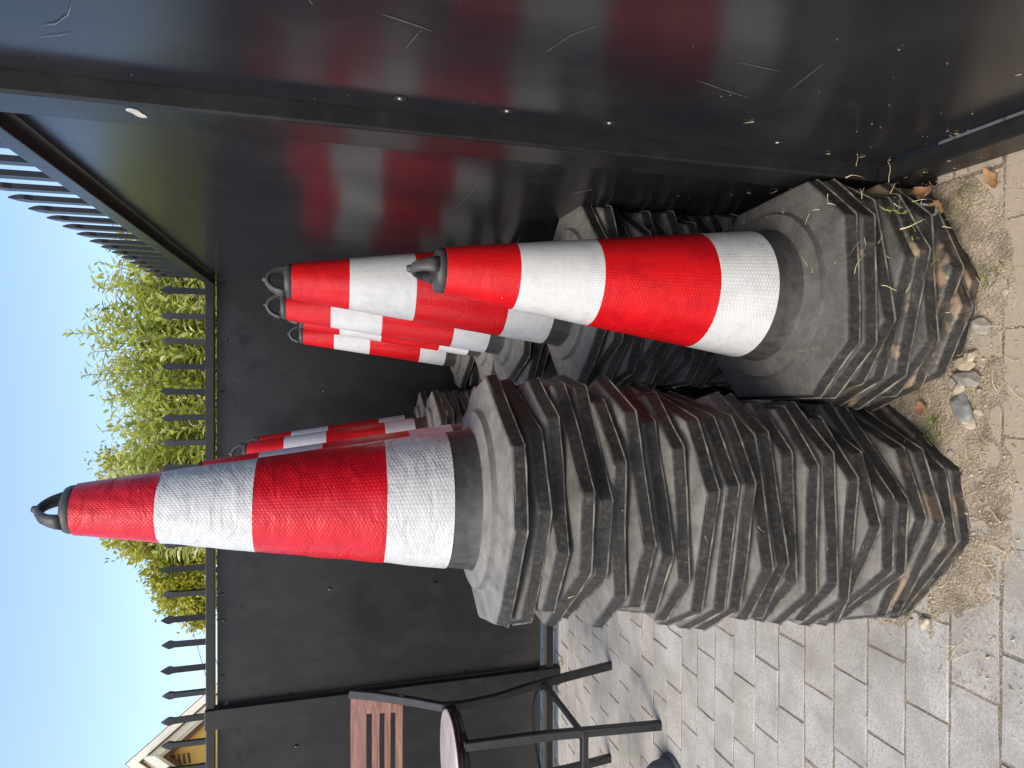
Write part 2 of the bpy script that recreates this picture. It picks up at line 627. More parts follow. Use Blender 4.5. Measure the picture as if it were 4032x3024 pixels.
# ------------------------------------------------------------------ traffic cones
H8, L8 = .225, .1225
OCT = [(H8, -L8), (H8, L8), (L8, H8), (-L8, H8), (-H8, L8), (-H8, -L8), (-L8, -H8), (L8, -H8)]


def oct_ring(k, rad=.011):
    """the eight-sided outline with worn, rounded corners: 3 points per corner, a few along each edge"""
    pts = []
    for e in range(8):
        p, c, n = Vector(OCT[e - 1]), Vector(OCT[e]), Vector(OCT[(e + 1) % 8])
        d0, d1 = (p - c).normalized(), (n - c).normalized()
        t = rad * .42
        a0, a1 = c + d0 * t, c + d1 * t
        mid = (a0 + a1) * .25 + c * .5
        pts += [a0, mid, a1]
        nxt_d = (c - n).normalized()
        a2 = n + nxt_d * t
        ns = 6 if e % 2 == 0 else 4
        for i in range(1, ns):
            pts.append(a1.lerp(a2, i / ns))
    return [(q.x * k, q.y * k) for q in pts]


def rcone(z):
    return .148 - .139 * z


def base_mesh(name, seed, body=False):
    rr = random.Random(seed)
    ph = rr.uniform(0, 50)
    b = MB()
    o = oct_ring(1)
    n = len(o)
    warp = [noise.noise(Vector((x * 6 + ph, y * 6, 0))) * .0048 for x, y in o]
    dent = [1 - .010 * max(0, noise.noise(Vector((x * 14 + ph, y * 14, 3.0)))) for x, y in o]
    def oring(k, z, jit=0.0, w=1.0):
        return [(x * k * (dent[i] if w == 1.0 else 1) + rr.uniform(-jit, jit), y * k * (dent[i] if w == 1.0 else 1) + rr.uniform(-jit, jit), z + warp[i] * w + rr.uniform(-jit, jit) * .4) for i, (x, y) in enumerate(o)]
    def cring(r, z):
        out = []
        for x, y in o:
            a = math.atan2(y, x)
            out.append((r * math.cos(a), r * math.sin(a), z))
        return out
    # flash lip at the foot of the rim (second material)
    lip = [oring(.93, .004), oring(.985, .0), oring(1.001, .0003, .0008), oring(1.003, .0017, .0009), oring(.992, .0024)]
    vs = [v for r in lip for v in r]
    fs = [(i * n + j, i * n + (j + 1) % n, (i + 1) * n + (j + 1) % n, (i + 1) * n + j) for i in range(len(lip) - 1) for j in range(n)]
    b.add(vs, fs, 1, False)
    side = [oring(.992, .0024), oring(.987, .0090, .0004), oring(.979, .0205, .0004), oring(.974, .0233, .0004), oring(.965, .0255), oring(.948, .0272), oring(.86, .0310, 0, .6)]
    vs = [v for r in side for v in r]
    fs = [(i * n + j, i * n + (j + 1) % n, (i + 1) * n + (j + 1) % n, (i + 1) * n + j) for i in range(len(side) - 1) for j in range(n)]
    b.add(vs, fs[:n * 2], 0, False)
    b.f += [[q + len(b.v) - len(vs) for q in f] for f in fs[n * 2:]]
    b.mi += [0] * (len(fs) - n * 2)
    b.sm += [False] * n + [True] * (len(fs) - n * 3)
    top = [oring(.86, .0310, 0, .6), cring(.183, .0360), cring(.1795, .0374), cring(.1770, .0470), cring(.1745, .0485), cring(.146, .0525), cring(.1425, .0550)]
    vs = [v for r in top for v in r]
    fs = [(i * n + j, i * n + (j + 1) % n, (i + 1) * n + (j + 1) % n, (i + 1) * n + j) for i in range(len(top) - 1) for j in range(n)]
    b.add(vs, fs, 0, True)
    if body:
        b.lathe([(.122, .050), (.114, .11), (.02, .70)], 20, 0)
    return b.mesh(name, [RUBBER, FLASH])


BASES_T = [base_mesh('cone_base', 100 + k) for k in range(4)]
BASES_N = [base_mesh('nested_cone', 200 + k, True) for k in range(9)]


def band_mesh(name, za, zb, mat, wr=0.0, seed=0, nu=72):
    nz = 14
    b = MB()
    prof = [(0, -.0016), (0, -1e-9)] + [(i / nz, 0.0) for i in range(nz + 1)] + [(1, -1e-9), (1, -.0016)]
    vs, fs = [], []
    for t, dr in prof:
        z = za + (zb - za) * t
        for k in range(nu + 1):
            a = 2 * math.pi * k / nu
            r = rcone(z) + .0018 + dr
            if wr and dr > -1e-6:
                p = Vector((math.cos(a) * 2.2 + seed, math.sin(a) * 2.2 + z * 9, z * 17 - math.sin(a) * 3))
                r += wr * noise.fractal(p, 1.0, 2.0, 3)
            vs.append((r * math.cos(a), r * math.sin(a), z))
    m1 = nu + 1
    for i in range(len(prof) - 1):
        if i in (1, len(prof) - 3):
            continue
        for k in range(nu):
            fs.append((i * m1 + k, i * m1 + k + 1, (i + 1) * m1 + k + 1, (i + 1) * m1 + k))
    b.add(vs, fs, 0, True)
    me = b.mesh(name, mat)
    uvl = me.uv_layers.new(name='UVMap')
    for poly in me.polygons:
        for li in poly.loop_indices:
            vi = me.loops[li].vertex_index
            i, k = divmod(vi, m1)
            z = vs[vi][2]
            uvl.data[li].uv = (2 * math.pi * k / nu * .095, z)
    return me


ZB = [.106, .226, .456, .616, .752]
BODY = MB().lathe([(.1425, .0545), (.1400, .058), (rcone(.085), .085), (rcone(.30), .30), (rcone(.75), .75), (.0435, .7525)], 64, 0).mesh('cone_body', CAPM)
BANDS = {w: [band_mesh('reflective_band', ZB[i], ZB[i + 1], ((WHITE_WR if i % 2 == 0 else RED_WR) if w else (WHITE if i % 2 == 0 else RED)),
                       .0014 if w else .0003, 3 * i) for i in range(4)] for w in (0, 1)}
CAP = MB().lathe([(.0415, .7515), (.0428, .7525), (.0418, .7635), (.0405, .7650), (.0395, .7680), (.036, .7695), (.020, .7698), (.0, .7698)], 40, 0).mesh('cone_cap', CAPM)


def handle_mesh():
    b = MB()
    pts, rad = [], []
    for i in range(19):
        t = i / 18
        a = math.pi * t
        x = -.0345 * math.cos(a) * (1 - .18 * math.sin(a))
        z = .7665 + .0435 * math.sin(a) ** .85
        pts.append((x, 0, z))
        q = abs(t - .5) * 2
        rad.append((.0060 + .0022 * q * q + (.0008 if i % 3 else 0), .0105 + .0055 * q * q))
    b.tube(pts, rad, 10)
    b.tube([(0.001, 0, .808), (.002, 0, .8160), (.004, 0, .8205)], [(.0085, .0085), (.0065, .0075), (.0058, .0065)], 10)
    b.box((-.036, -.0085, .7680), (-.016, .0085, .7745), 0, .002)
    b.box((.020, -.0085, .7680), (.036, .0085, .7735), 0, .002)
    return b.mesh('cone_handle', CAPM)


HANDLE = handle_mesh()


def top_cone(x, y, z, yawd, handle_yaw, label, group, dirt=0.0, wrinkled=0, tilt=(0, 0), k=0, band_yaw=0, dust=.8):
    t = empty('traffic_cone', (x, y, z), label, 'traffic cone', group)
    t.rotation_euler = (R(tilt[0]), R(tilt[1]), 0)
    o = link('base', BASES_T[k % 4], t, (0, 0, 0), R(yawd))
    o['dirt'] = dirt
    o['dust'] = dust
    link('body', BODY, t)
    for i, nm in enumerate(('white_band', 'red_band', 'white_band', 'red_band')):
        q = link(nm, BANDS[wrinkled][i], t, (0, 0, 0), band_yaw + i * .9)
    c = link('cap', CAP, t)
    link('handle', HANDLE, t, (0, 0, 0), R(handle_yaw))
    return t


def nested(x, y, z, yawd, label, group, k, dirt, rr, dust=.8):
    o = link('nested_traffic_cone', BASES_N[k % len(BASES_N)], None, (x, y, z), R(yawd))
    o.rotation_euler = (R(rr.uniform(-1.3, 1.3)), R(rr.uniform(-1.3, 1.3)), R(yawd))
    o['dirt'] = dirt
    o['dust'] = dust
    return tag(o, label, 'traffic cone', group)


def stack(rows, phrase, top_label, handle_yaw, wrinkled=0, tilt=(0, 0), seed=0, dirt_low=1.0, band_yaw=0, dust=.8):
    rr = random.Random(seed)
    zt = rows[0][0]
    n = len(rows)
    top_cone(rows[0][2], rows[0][3], zt, rows[0][1], handle_yaw, top_label, 'topmost cones of the stacks', .0 if zt > .4 else .25, wrinkled, tilt, seed, band_yaw, dust)
    for i, (z, a, x, y) in enumerate(rows[1:], 2):
        if i == n:
            lab = 'black octagonal base of the lowest cone at the bottom of the %s' % phrase
        else:
            lab = 'black octagonal base of nested cone, %s from the top of the %s' % (ORD[i], phrase)
        d = dirt_low * max(0, 1 - z / .32) ** .8
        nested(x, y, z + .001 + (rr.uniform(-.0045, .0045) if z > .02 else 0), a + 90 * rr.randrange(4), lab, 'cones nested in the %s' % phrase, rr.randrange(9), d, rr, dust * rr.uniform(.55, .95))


L1 = [(0.905, 59, -0.244, 1.300), (0.867, 67, -0.252, 1.312), (0.830, 16, -0.247, 1.304), (0.792, 41, -0.248, 1.285), (0.754, 36, -0.244, 1.296),
      (0.716, 87, -0.258, 1.286), (0.679, 19, -0.247, 1.273), (0.641, 17, -0.262, 1.286), (0.603, 3, -0.256, 1.275), (0.566, 75, -0.258, 1.256),
      (0.528, 79, -0.266, 1.252), (0.490, 80, -0.269, 1.248), (0.453, 12, -0.271, 1.252), (0.415, 16, -0.280, 1.258), (0.377, 4, -0.275, 1.264),
      (0.339, 88, -0.276, 1.253), (0.302, 4, -0.278, 1.250), (0.264, 84, -0.285, 1.248), (0.226, 64, -0.290, 1.253), (0.189, 44, -0.292, 1.251),
      (0.151, 42, -0.294, 1.257), (0.113, 67, -0.294, 1.254), (0.075, 64, -0.289, 1.252), (0.038, 55, -0.295, 1.257), (0.002, 54, -0.290, 1.255)]
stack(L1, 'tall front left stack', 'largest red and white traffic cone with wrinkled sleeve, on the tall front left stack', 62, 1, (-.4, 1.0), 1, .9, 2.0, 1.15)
R1 = [(0.270, 3, 0.180, 1.235), (0.236, 2, 0.181, 1.227), (0.203, 12, 0.184, 1.232), (0.169, 72, 0.186, 1.232), (0.135, 76, 0.181, 1.218),
      (0.101, 4, 0.181, 1.217), (0.068, 69, 0.180, 1.225), (0.034, 21, 0.174, 1.225), (0.002, 29, 0.192, 1.234)]
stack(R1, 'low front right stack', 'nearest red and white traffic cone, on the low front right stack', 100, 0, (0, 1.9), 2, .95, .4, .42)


def auto(n, x, y, top, a0, seed, spread=26):
    rr = random.Random(seed)
    out = []
    for i in range(n):
        z = .002 + (top - .002) * (1 - i / (n - 1))
        a = a0 if i == 0 else a0 + rr.uniform(-spread, spread)
        out.append((z, a, x + (0 if i == 0 else rr.uniform(-.008, .008)), y + (0 if i == 0 else rr.uniform(-.008, .008))))
    return out


stack(auto(16, .231, 1.70, .568, 45, 21), 'second right stack', 'red and white cone directly behind the nearest right cone, second in the right row', 25, 0, (0, .6), 3, .5, 1.1)
stack(auto(17, .225, 2.21, .612, 25, 22), 'third right stack', 'red and white cone third in the right row, its handle loop facing forward', 0, 0, (0, .4), 4, .4, 2.2)
stack(auto(17, .232, 2.68, .578, 45, 23), 'fourth right stack', 'red and white cone mostly hidden, fourth in the right row', 60, 0, (0, .3), 5, .4, 3.0)
stack(auto(17, .197, 3.15, .597, 35, 24), 'rearmost right stack', 'small looking cone with arched handle, last in the right row by the fence', 5, 0, (0, .3), 6, .4, .2)
stack(auto(22, -.268, 1.85, .795, 40, 25), 'second left stack', 'red and white cone almost hidden directly behind the large left cone', 70, 0, (0, .6), 7, .4, 1.7)
stack(auto(22, -.303, 2.75, .790, 62, 26, 20), 'third left stack', 'red and white cone third in the left row, its handle loop facing forward', 10, 0, (0, .4), 8, .3, .9)
stack(auto(22, -.312, 3.155, .785, 70, 27), 'rearmost left stack', 'red and white cone half hidden, last in the left row by the fence', 20, 0, (0, .3), 9, .3, 2.6)


# ------------------------------------------------------------------ fences
def picket_mesh(side):
    """square bar pressed into a flat spear head; side: 0 head broad in x, 1 head broad in y"""
    b = MB()
    prof = [(0, .0138, .0065), (.140, .0138, .0065), (.148, .0160, .0065), (.157, .0188, .0060), (.166, .0190, .006), (.182, .0110, .005), (.199, .0015, .0015)]
    vs, fs = [], []
    for z, w, d in prof:
        for sx, sy in ((-1, -1), (1, -1), (1, 1), (-1, 1)):
            vs.append((sx * w, sy * d, z) if side == 0 else (sx * d, sy * w, z))
    for i in range(len(prof) - 1):
        for j in range(4):
            fs.append((i * 4 + j, i * 4 + (j + 1) % 4, (i + 1) * 4 + (j + 1) % 4, (i + 1) * 4 + j))
    k = (len(prof) - 1) * 4
    fs.append((k, k + 1, k + 2, k + 3))
    b.add(vs, fs)
    return b.mesh('fence_picket', FRAME)


SCREWM = MB().lathe([(.0038, 0), (.0038, .0008), (.003, .0018), (.0013, .0022), (.0, .0022)], 12, 0).lathe([(.0115, 0.0), (.0105, .0002), (.0, .00022)], 18, 1).mesh('fence_screw', [SCREW, HALO])

# back fence ---------------------------------------------------------
YB = 3.41
bf = empty('back_fence', (0, YB, 0), 'black sheet metal fence with spear pickets closing the yard behind the cones', 'fence')
BX0, BX1 = -7.9, .476
posts = [(-1.697, -1.602), (-3.85, -3.755), (-6.0, -5.905)]
spans = [(-1.602, BX1), (-3.755, -1.697), (-5.905, -3.85), (BX0, -6.0)]
for a, c in posts:
    MB().box((a, -.012, -.006), (c, .05, 1.812), 0, .004).obj('post', FRAME, bf)
for a, c in spans:
    MB().box((a + .0005, 0, 1.768), (c - .0005, .042, 1.808), 0, .003).obj('top_rail', FRAME, bf)
    MB().box((a + .0005, 0, .040), (c - .0005, .042, .079), 0, .003).obj('bottom_rail', FRAME, bf)
    p = MB()
    nx, nz = max(8, int((c - a) / .12)), 16
    vs, fs = [], []
    for j in range(nz + 1):
        for i in range(nx + 1):
            x = a + .003 + ((c if c < .4 else .51) - a - .006) * i / nx
            z = .103 + (1.761 - .103) * j / nz
            dy = noise.noise(Vector((x * 1.3, z * 1.3, 4.1))) * .004 if 0 < i < nx and 0 < j < nz else 0
            vs.append((x, .034 + dy, z))
    for j in range(nz):
        for i in range(nx):
            q = j * (nx + 1) + i
            fs.append((q, q + 1, q + nx + 2, q + nx + 1))
    p.add(vs, fs, 0, True)
    p.box((a + .003, .0395, .104), (c - .003, .0405, 1.755))
    p.obj('sheet_panel', BACKPANEL, bf)
PICK0 = picket_mesh(0)
PICK1 = picket_mesh(1)
i = 0
x = .419 - .004
while x > -7.8:
    o = link('picket', PICK0, bf, (x, .02, 1.8085), 0)
    o.rotation_euler = (random.uniform(-.02, .02), random.uniform(-.02, .02), random.uniform(-.25, .25))
    o.scale = (1, 1, random.uniform(.975, 1.02))
    x -= .1208
# short ties of the pickets across the light slit under the rail
for x, z in ((-1.571, 1.011), (-1.575, .527), (-1.583, .126), (-1.084, .691), (-1.076, 1.234), (-.068, 1.263), (-1.188, 1.735), (-.064, 1.735), (.19, 1.72),
             (-1.061, 1.738), (-1.449, 1.735), (-1.857, 1.396), (-1.59, 1.42), (-1.59, 1.72), (-.07, .70), (-1.09, .2)):
    o = link('screw', SCREWM, bf, (x, .0325, z))
    o.rotation_euler = (R(90), 0, random.uniform(0, 6))


def smudge(parent, pts, w, plane, off, mat, name):
    """a scuff or scratch standing just proud of a panel; plane 'xz' (back) or 'yz' (right)"""
    b = MB()
    vs, fs = [], []
    n = len(pts)
    for k, (u, v) in enumerate(pts):
        t0 = pts[max(k - 1, 0)]
        t1 = pts[min(k + 1, n - 1)]
        dx, dz = t1[0] - t0[0], t1[1] - t0[1]
        L = math.hypot(dx, dz) or 1
        q = w * (math.sin(math.pi * (k + .35) / (n - .3)) ** .6) * random.uniform(.6, 1.2)
        for s in (-1, 1):
            a, c = u - dz / L * q * s, v + dx / L * q * s
            vs.append((a, off, c) if plane == 'xz' else (off, a, c))
    for k in range(n - 1):
        fs.append((2 * k, 2 * k + 1, 2 * k + 3, 2 * k + 2))
    b.add(vs, fs)
    return b.obj(name, mat, parent)


# right fence --------------------------------------------------------
rf = empty('side_fence', (.4025, 0, 0), 'glossy black sheet metal side fence with box frame along the right cone row', 'fence', None, -.0125)
YE = 3.405
MB().box((0, 1.120, -.006), (.052, 1.212, 1.812), 0, .005).obj('post', FRAME, rf)
MB().box((-.03, 1.085, -.012), (.09, 1.245, .004), 0, .002).obj('post_foot_plate', FRAME, rf)
for a, c in ((1.2125, YE), (-1.6, 1.1195)):
    MB().box((.001, a, 1.762), (.043, c, 1.802), 0, .003).obj('top_rail', FRAME, rf)
    MB().box((-.004, a, .050), (.030, c, .122), 0, .004).obj('bottom_rail', FRAME, rf)
    MB().box((.006, a, .010), (.030, c, .049), 0, .002).obj('rail_lip', FRAME, rf)
    p = MB()
    ny, nz = 24, 16
    vs, fs = [], []
    for j in range(nz + 1):
        for i in range(ny + 1):
            y = a + .002 + (c - a - .004) * i / ny
            z = .1225 + (1.7535 - .1225) * j / nz
            dx = noise.noise(Vector((y * 1.2, z * 1.1, 9.7))) * .0011 if 0 < i < ny and 0 < j < nz else 0
            vs.append((.034 + dx, y, z))
    for j in range(nz):
        for i in range(ny):
            q = j * (ny + 1) + i
            fs.append((q + 1, q, q + ny + 1, q + ny + 2))
    p.add(vs, fs, 0, True)
    p.box((.0405, a + .002, .1230), (.0412, c - .002, 1.7530))
    p.obj('sheet_panel', PANEL, rf)
y = 1.335 - .1138 * 25
while y < 3.36:
    if abs(y - 1.166) > .05:
        o = link('picket', PICK1, rf, (.022, y, 1.8025), 0)
        o.rotation_euler = (random.uniform(-.012, .012), random.uniform(-.01, .01), random.uniform(-.05, .05))
    y += .1138
for z in (1.122, .944, .758, .413):
    o = link('screw', SCREWM, rf, (.0330, 1.062, z))
    o.rotation_euler = (0, R(-90), 0)
smudge(rf, [(1.132, 1.530), (1.140, 1.527), (1.150, 1.523), (1.160, 1.519), (1.168, 1.516)], .011, 'yz', -.0012, PAINTCHIP, 'paint_chip')
for pts, w in (([(.894, 1.527), (.927, 1.542), (.954, 1.564), (.967, 1.586)], .0016), ([(.869, .704), (.887, .644), (.902, .588)], .0011),
               ([(.865, .546), (.82, .553), (.768, .561)], .0008), ([(.802, .681), (.806, .64), (.81, .601)], .0009),
               ([(.893, 1.132), (.87, 1.126), (.846, 1.12)], .0007), ([(.816, 1.17), (.829, 1.13), (.839, 1.104)], .0012),
               ([(1.0, 1.60), (.985, 1.57), (.975, 1.555)], .0012),
               ([(1.758, .907), (1.60, .90), (1.44, .899)], .001), ([(1.429, .825), (1.426, .78), (1.424, .741)], .0007), ([(1.504, .661), (1.48, .64), (1.461, .625)], .003),
               ([(.76, .90), (.80, .93), (.86, .95)], .0008), ([(.70, 1.30), (.75, 1.27), (.82, 1.25)], .002)):
    fine = []
    for k in range(len(pts) - 1):
        for q in range(4):
            t = q / 4
            fine.append((pts[k][0] + (pts[k + 1][0] - pts[k][0]) * t + random.uniform(-1, 1) * w * .3, pts[k][1] + (pts[k + 1][1] - pts[k][1]) * t))
    fine.append(pts[-1])
    smudge(rf, fine, w * .55, 'yz', .0326, SCUFF, 'scratch')

# ------------------------------------------------------------------ bar chair on the left
ch = empty('bar_chair', (-1.515, 2.50, 0), 'black steel bar chair with slotted wooden back and round seat at the left', 'chair')


def cpos(*p):
    return (p[0] + 1.515, p[1] - 2.50, p[2])


seat = MB().lathe([(0, .7875), (.19, .7875), (.203, .7865), (.207, .7825)], 56, 0, smooth=False).obj('seat', SEATM, ch)
MB().lathe([(.2071, .7825), (.209, .779), (.209, .765), (.205, .7615), (.17, .7600), (.0, .7600)], 56, 0).obj('seat_rim', SEATE, seat)
MB().lathe([(.196, .7598), (.196, .7350), (.186, .7350), (.186, .7598)], 48, 0).obj('seat_ring', STEEL, ch)
for sx in (-1, 1):
    tx = .205 * sx
    # back upright and rear leg in one bent tube
    path = [(tx * 1.16, .215, 1.156), (tx * 1.08, .200, 1.05), (tx * .94, .168, .90), (tx * .83, .140, .79), (tx * .82, .135, .70),
            (tx * .86, .140, .56), (tx * .94, .158, .42), (tx * 1.00, .19, .22), (tx * 1.03, .228, .0)]
    MB().tube(path, (.0165, .0125), sq=True).obj('leg', STEEL, ch)
    path = [(tx * .80, -.155, .752), (tx * .84, -.18, .45), (tx * .86, -.234, .0)]
    MB().tube(path, (.0165, .0125), sq=True).obj('leg', STEEL, ch)
    MB().box((tx * .80 - .012, -.15, .735), (tx * .80 + .012, .13, .755), 0, .002).obj('seat_bearer', STEEL, ch)
# slotted back board: rails between three slots, standing as one board
bb = MB()
BW, zb0, zb1 = .222, .944, 1.150
slots = [(1.065, 1.088), (1.015, 1.036), (.972, .992)]
segs = [(zb0, slots[2][0]), (slots[2][1], slots[1][0]), (slots[1][1], slots[0][0]), (slots[0][1], zb1)]


def arc(u, z):
    return .168 + (z - .90) * .19 + .02 * (1 - (u / BW) ** 2)


def board(us, z0, z1):
    vs, fs = [], []
    for u in us:
        for z in (z0, z1):
            for d in (-.006, .006):
                vs.append((u, arc(u, z) + d, z))
    n = len(us)
    for i in range(n - 1):
        a, c = i * 4, i * 4 + 4
        fs += [(a, c, c + 2, a + 2), (a + 3, c + 3, c + 1, a + 1), (a + 2, c + 2, c + 3, a + 3), (a + 1, c + 1, c, a)]
    fs += [(0, 2, 3, 1), (4 * n - 4, 4 * n - 3, 4 * n - 1, 4 * n - 2)]
    bb.add(vs, fs)


alls = [-BW + 2 * BW * i / 24 for i in range(25)]
for z0, z1 in segs:
    board(alls, z0, z1)
for z0, z1 in slots:
    board([u for u in alls if u <= -.148], z0 + .0002, z1 - .0002)
    board([u for u in alls if u >= .148], z0 + .0002, z1 - .0002)
bb.obj('back_board', WOOD, ch)
# foot ring: flat hoop at the back and straight bars to the front legs
hoop = [(.213 * math.cos(a), .06 + .215 * math.sin(a), .352) for a in [R(-14 + 208 * i / 24) for i in range(25)]]
MB().tube(hoop, (.012, .0045), sq=True).obj('foot_ring', STEEL, ch)
for sx in (-1, 1):
    MB().tube([(.200 * sx, .16, .340), (.178 * sx, -.192, .315)], (.012, .008), sq=True).obj('side_stretcher', STEEL, ch)
MB().tube([(-.178, -.195, .300), (.178, -.195, .300)], (.017, .0125), sq=True).obj('front_stretcher', STEEL, ch)
arm = MB().tube([(.035, -.03, 1.062), (-.02, -.04, 1.066), (-.14, .0, 1.07), (-.30, .16, 1.03)], [.013, .016, .0165, .015], 14).obj('armrest', STEEL, ch)
MB().tube([(.020, -.020, 1.083), (-.02, -.025, 1.088), (-.14, .012, 1.088)], [.008, .013, .013], 10).obj('armrest_wood', TAN, arm)

g = empty('rounded_grey_object', (-1.50, 2.165, 0), 'smooth dark grey rounded object just entering at the left edge', 'unknown_object')  # stands for a rounded grey thing of unknown kind
MB().lathe([(.082, 0), (.082, .035), (.078, .06), (.066, .082), (.045, .097), (.02, .103), (0, .104)], 40, 0).obj('dome', GREYMATTE, g)
MB().lathe([(.098, .001), (.098, .008), (.0822, .012)], 40, 0).obj('foot_flange', GREYMATTE, g)

# ------------------------------------------------------------------ stones, litter, straw
rr = random.Random(31)


def rock(name, rx, ry, rz, mat, seed):
    q = random.Random(seed)
    bm = bmesh.new()
    bmesh.ops.create_icosphere(bm, subdivisions=4, radius=1)
    planes = []
    for i in range(13):
        n = Vector((q.gauss(0, 1), q.gauss(0, 1), q.gauss(0, 1))).normalized()
        planes.append((n, q.uniform(.68, 1.0)))
    for v in bm.verts:
        d = v.co.normalized()
        k = 1.15
        for n, h in planes:
            c = n.dot(d)
            if c > .05:
                k = min(k, h / c)
        k += .05 * noise.noise(d * 2.3 + Vector((seed, 0, 0))) + .02 * noise.noise(d * 9 + Vector((0, seed, 0)))
        v.co = Vector((d.x * rx * k, d.y * ry * k, max(-.35, d.z * k) * rz))
    me = bpy.data.meshes.new(name)
    bm.to_mesh(me)
    bm.free()
    me.materials.append(mat)
    for p in me.polygons:
        p.use_smooth = True
    return me


STONES = [(.107, .978, .022, .9, 0, 'rounded grey brown pebble nearest the front of the low right stack'),
          (.047, 1.000, .0165, .7, 1, 'small wedge of tan stone above a flat tan pebble by the right stack'),
          (.030, 1.013, .0185, .6, 1, 'flat tan pebble touching the rim of the low right stack'),
          (.003, 1.006, .0260, .75, 0, 'oval grey stone standing in the row of pebbles between both front stacks'),
          (-.008, 1.040, .0125, .8, 0, 'small grey pebble tucked behind the oval stone'),
          (-.022, 1.026, .0160, .6, 1, 'dull brownish pebble between the oval stone and the biggest stone'),
          (-.052, 1.020, .0320, .62, 2, 'biggest greenish grey stone lying between the two front stacks'),
          (-.060, .986, .0110, .8, 1, 'little pale stone in front of the biggest stone'),
          (-.082, 1.008, .0170, .8, 1, 'yellowish pebble just left of the biggest stone'),
          (-.021, .985, .0070, .8, 0, 'tiny pale pebble in front of the oval stone'),
          (-.520, 1.105, .0150, .55, 1, 'tan clod by the left foot of the tall front left stack'),
          (-.150, 1.045, .0085, .8, 0, 'tiny light stone on the sand right of the tall stack'),
          (.165, .935, .0080, .7, 1, 'small tan stone on the sand in front of the low right stack')]
for i, (x, y, r, fl, mi, lab) in enumerate(STONES):
    me = rock('pebble', r * rr.uniform(.95, 1.2), r * rr.uniform(.62, .8), r * fl * .85, STONE[mi], i * 3.7)
    o = link('pebble', me, None, (x, y, r * fl * .34 + .004))
    o.rotation_euler = (rr.uniform(-.15, .15), rr.uniform(-.15, .15), rr.uniform(0, 3.1) if i != 6 else .5)
    tag(o, lab, 'stone', 'pebbles in front of the stacks')

# gravel grit too fine to count
gm = MB()
for i in range(2600):
    if i % 2:
        x, y = rr.uniform(-.62, .42), rr.gauss(1.0, .06)
    else:
        cc = rr.choice(((-.29, 1.255), (.19, 1.23)))
        aa = rr.uniform(R(175), R(365))
        dd = .235 + abs(rr.gauss(0, .028))
        x, y = cc[0] + dd * math.cos(aa), cc[1] + dd * math.sin(aa)
    s = rr.uniform(.0008, .0026) * (2.0 if rr.random() < .07 else 1)
    a = rr.uniform(0, 6)
    vs = [(x + s * math.cos(a + k * 2.1), y + s * math.sin(a + k * 2.1), .0015 + rr.uniform(0, .004)) for k in range(3)] + [(x, y, .004 + s * 1.1)]
    gm.add(vs, [(0, 1, 3), (1, 2, 3), (2, 0, 3)])
tag(gm.obj('grit', STONE[1]), 'scattered pale grit on the sandy ground before the stacks', 'grit', kind='stuff')


def blade(b, p, d, L, w, bend=0.3, seg=4):
    p = Vector(p)
    d = Vector(d).normalized()
    s = d.cross(Vector((0, 0, 1)))
    if s.length < .1:
        s = Vector((1, 0, 0))
    s.normalize()
    vs, fs = [], []
    cur = p.copy()
    dd = d.copy()
    for i in range(seg + 1):
        ww = w * (1 - .7 * i / seg)
        vs += [cur - s * ww, cur + s * ww]
        dd = (dd + Vector((rr.uniform(-bend, bend), rr.uniform(-bend, bend), rr.uniform(-bend, bend) * .6))).normalized()
        cur = cur + dd * (L / seg)
    for i in range(seg):
        fs.append((2 * i, 2 * i + 1, 2 * i + 3, 2 * i + 2))
    b.add(vs, fs)


st = MB()
# caught on the low right stack and along the foot of the side fence
for i in range(46):
    z = rr.uniform(.03, .30)
    x = rr.uniform(.12, .40)
    y = 1.235 - .232 - rr.uniform(0, .004) if rr.random() < .45 else rr.uniform(1.0, 1.1)
    blade(st, (x, y, z), (rr.uniform(-1, 1), rr.uniform(-.3, .1), rr.uniform(-.6, .6)), rr.uniform(.012, .045), rr.uniform(.0005, .0012), .5)
for i in range(34):
    bx, by = rr.uniform(.02, .38), rr.uniform(1.03, 1.42)
    bd = math.hypot(bx - .18, by - 1.235)
    if bd < .15:
        continue
    blade(st, (bx, by, .270 + (.0505 if bd < .172 else .0375) + rr.uniform(.0, .002)), (rr.uniform(-1, 1), rr.uniform(-1, 1), 0), rr.uniform(.006, .03), rr.uniform(.0005, .0011), .15)
for i in range(150):
    y = rr.uniform(.55, 1.5)
    pn = rr.random() < .7 and not 1.1 < y < 1.22
    z = (.125 + rr.random() ** 2.4 * .55) if pn else rr.uniform(.06, .12)
    blade(st, (.4025 + .0125 * y + (.0318 if pn else -.006), y, z), (0, rr.uniform(-1, 1), rr.uniform(-1, 1)), .002 + .02 * rr.random() ** 4, rr.uniform(.0003, .0008), .3)
for i in range(120):
    blade(st, (rr.uniform(-.6, .42), rr.gauss(1.02, .08), .006 + rr.uniform(0, .006)), (rr.uniform(-1, 1), rr.uniform(-1, 1), .05), rr.uniform(.01, .05), rr.uniform(.0004, .001), .35)
for i in range(60):
    k = rr.choice(L1[3:])
    a = rr.uniform(R(190), R(330))
    blade(st, (k[2] + .232 * math.cos(a), k[3] + .232 * math.sin(a), k[0] + rr.uniform(0, .03)), (rr.uniform(-1, 1), rr.uniform(-.3, 0), rr.uniform(-.5, .5)), rr.uniform(.004, .02), .0006, .4)
tag(st.obj('straw', STRAW), 'bits of dry straw caught on the bases, fence foot and ground', 'straw', kind='stuff')
wd = MB()
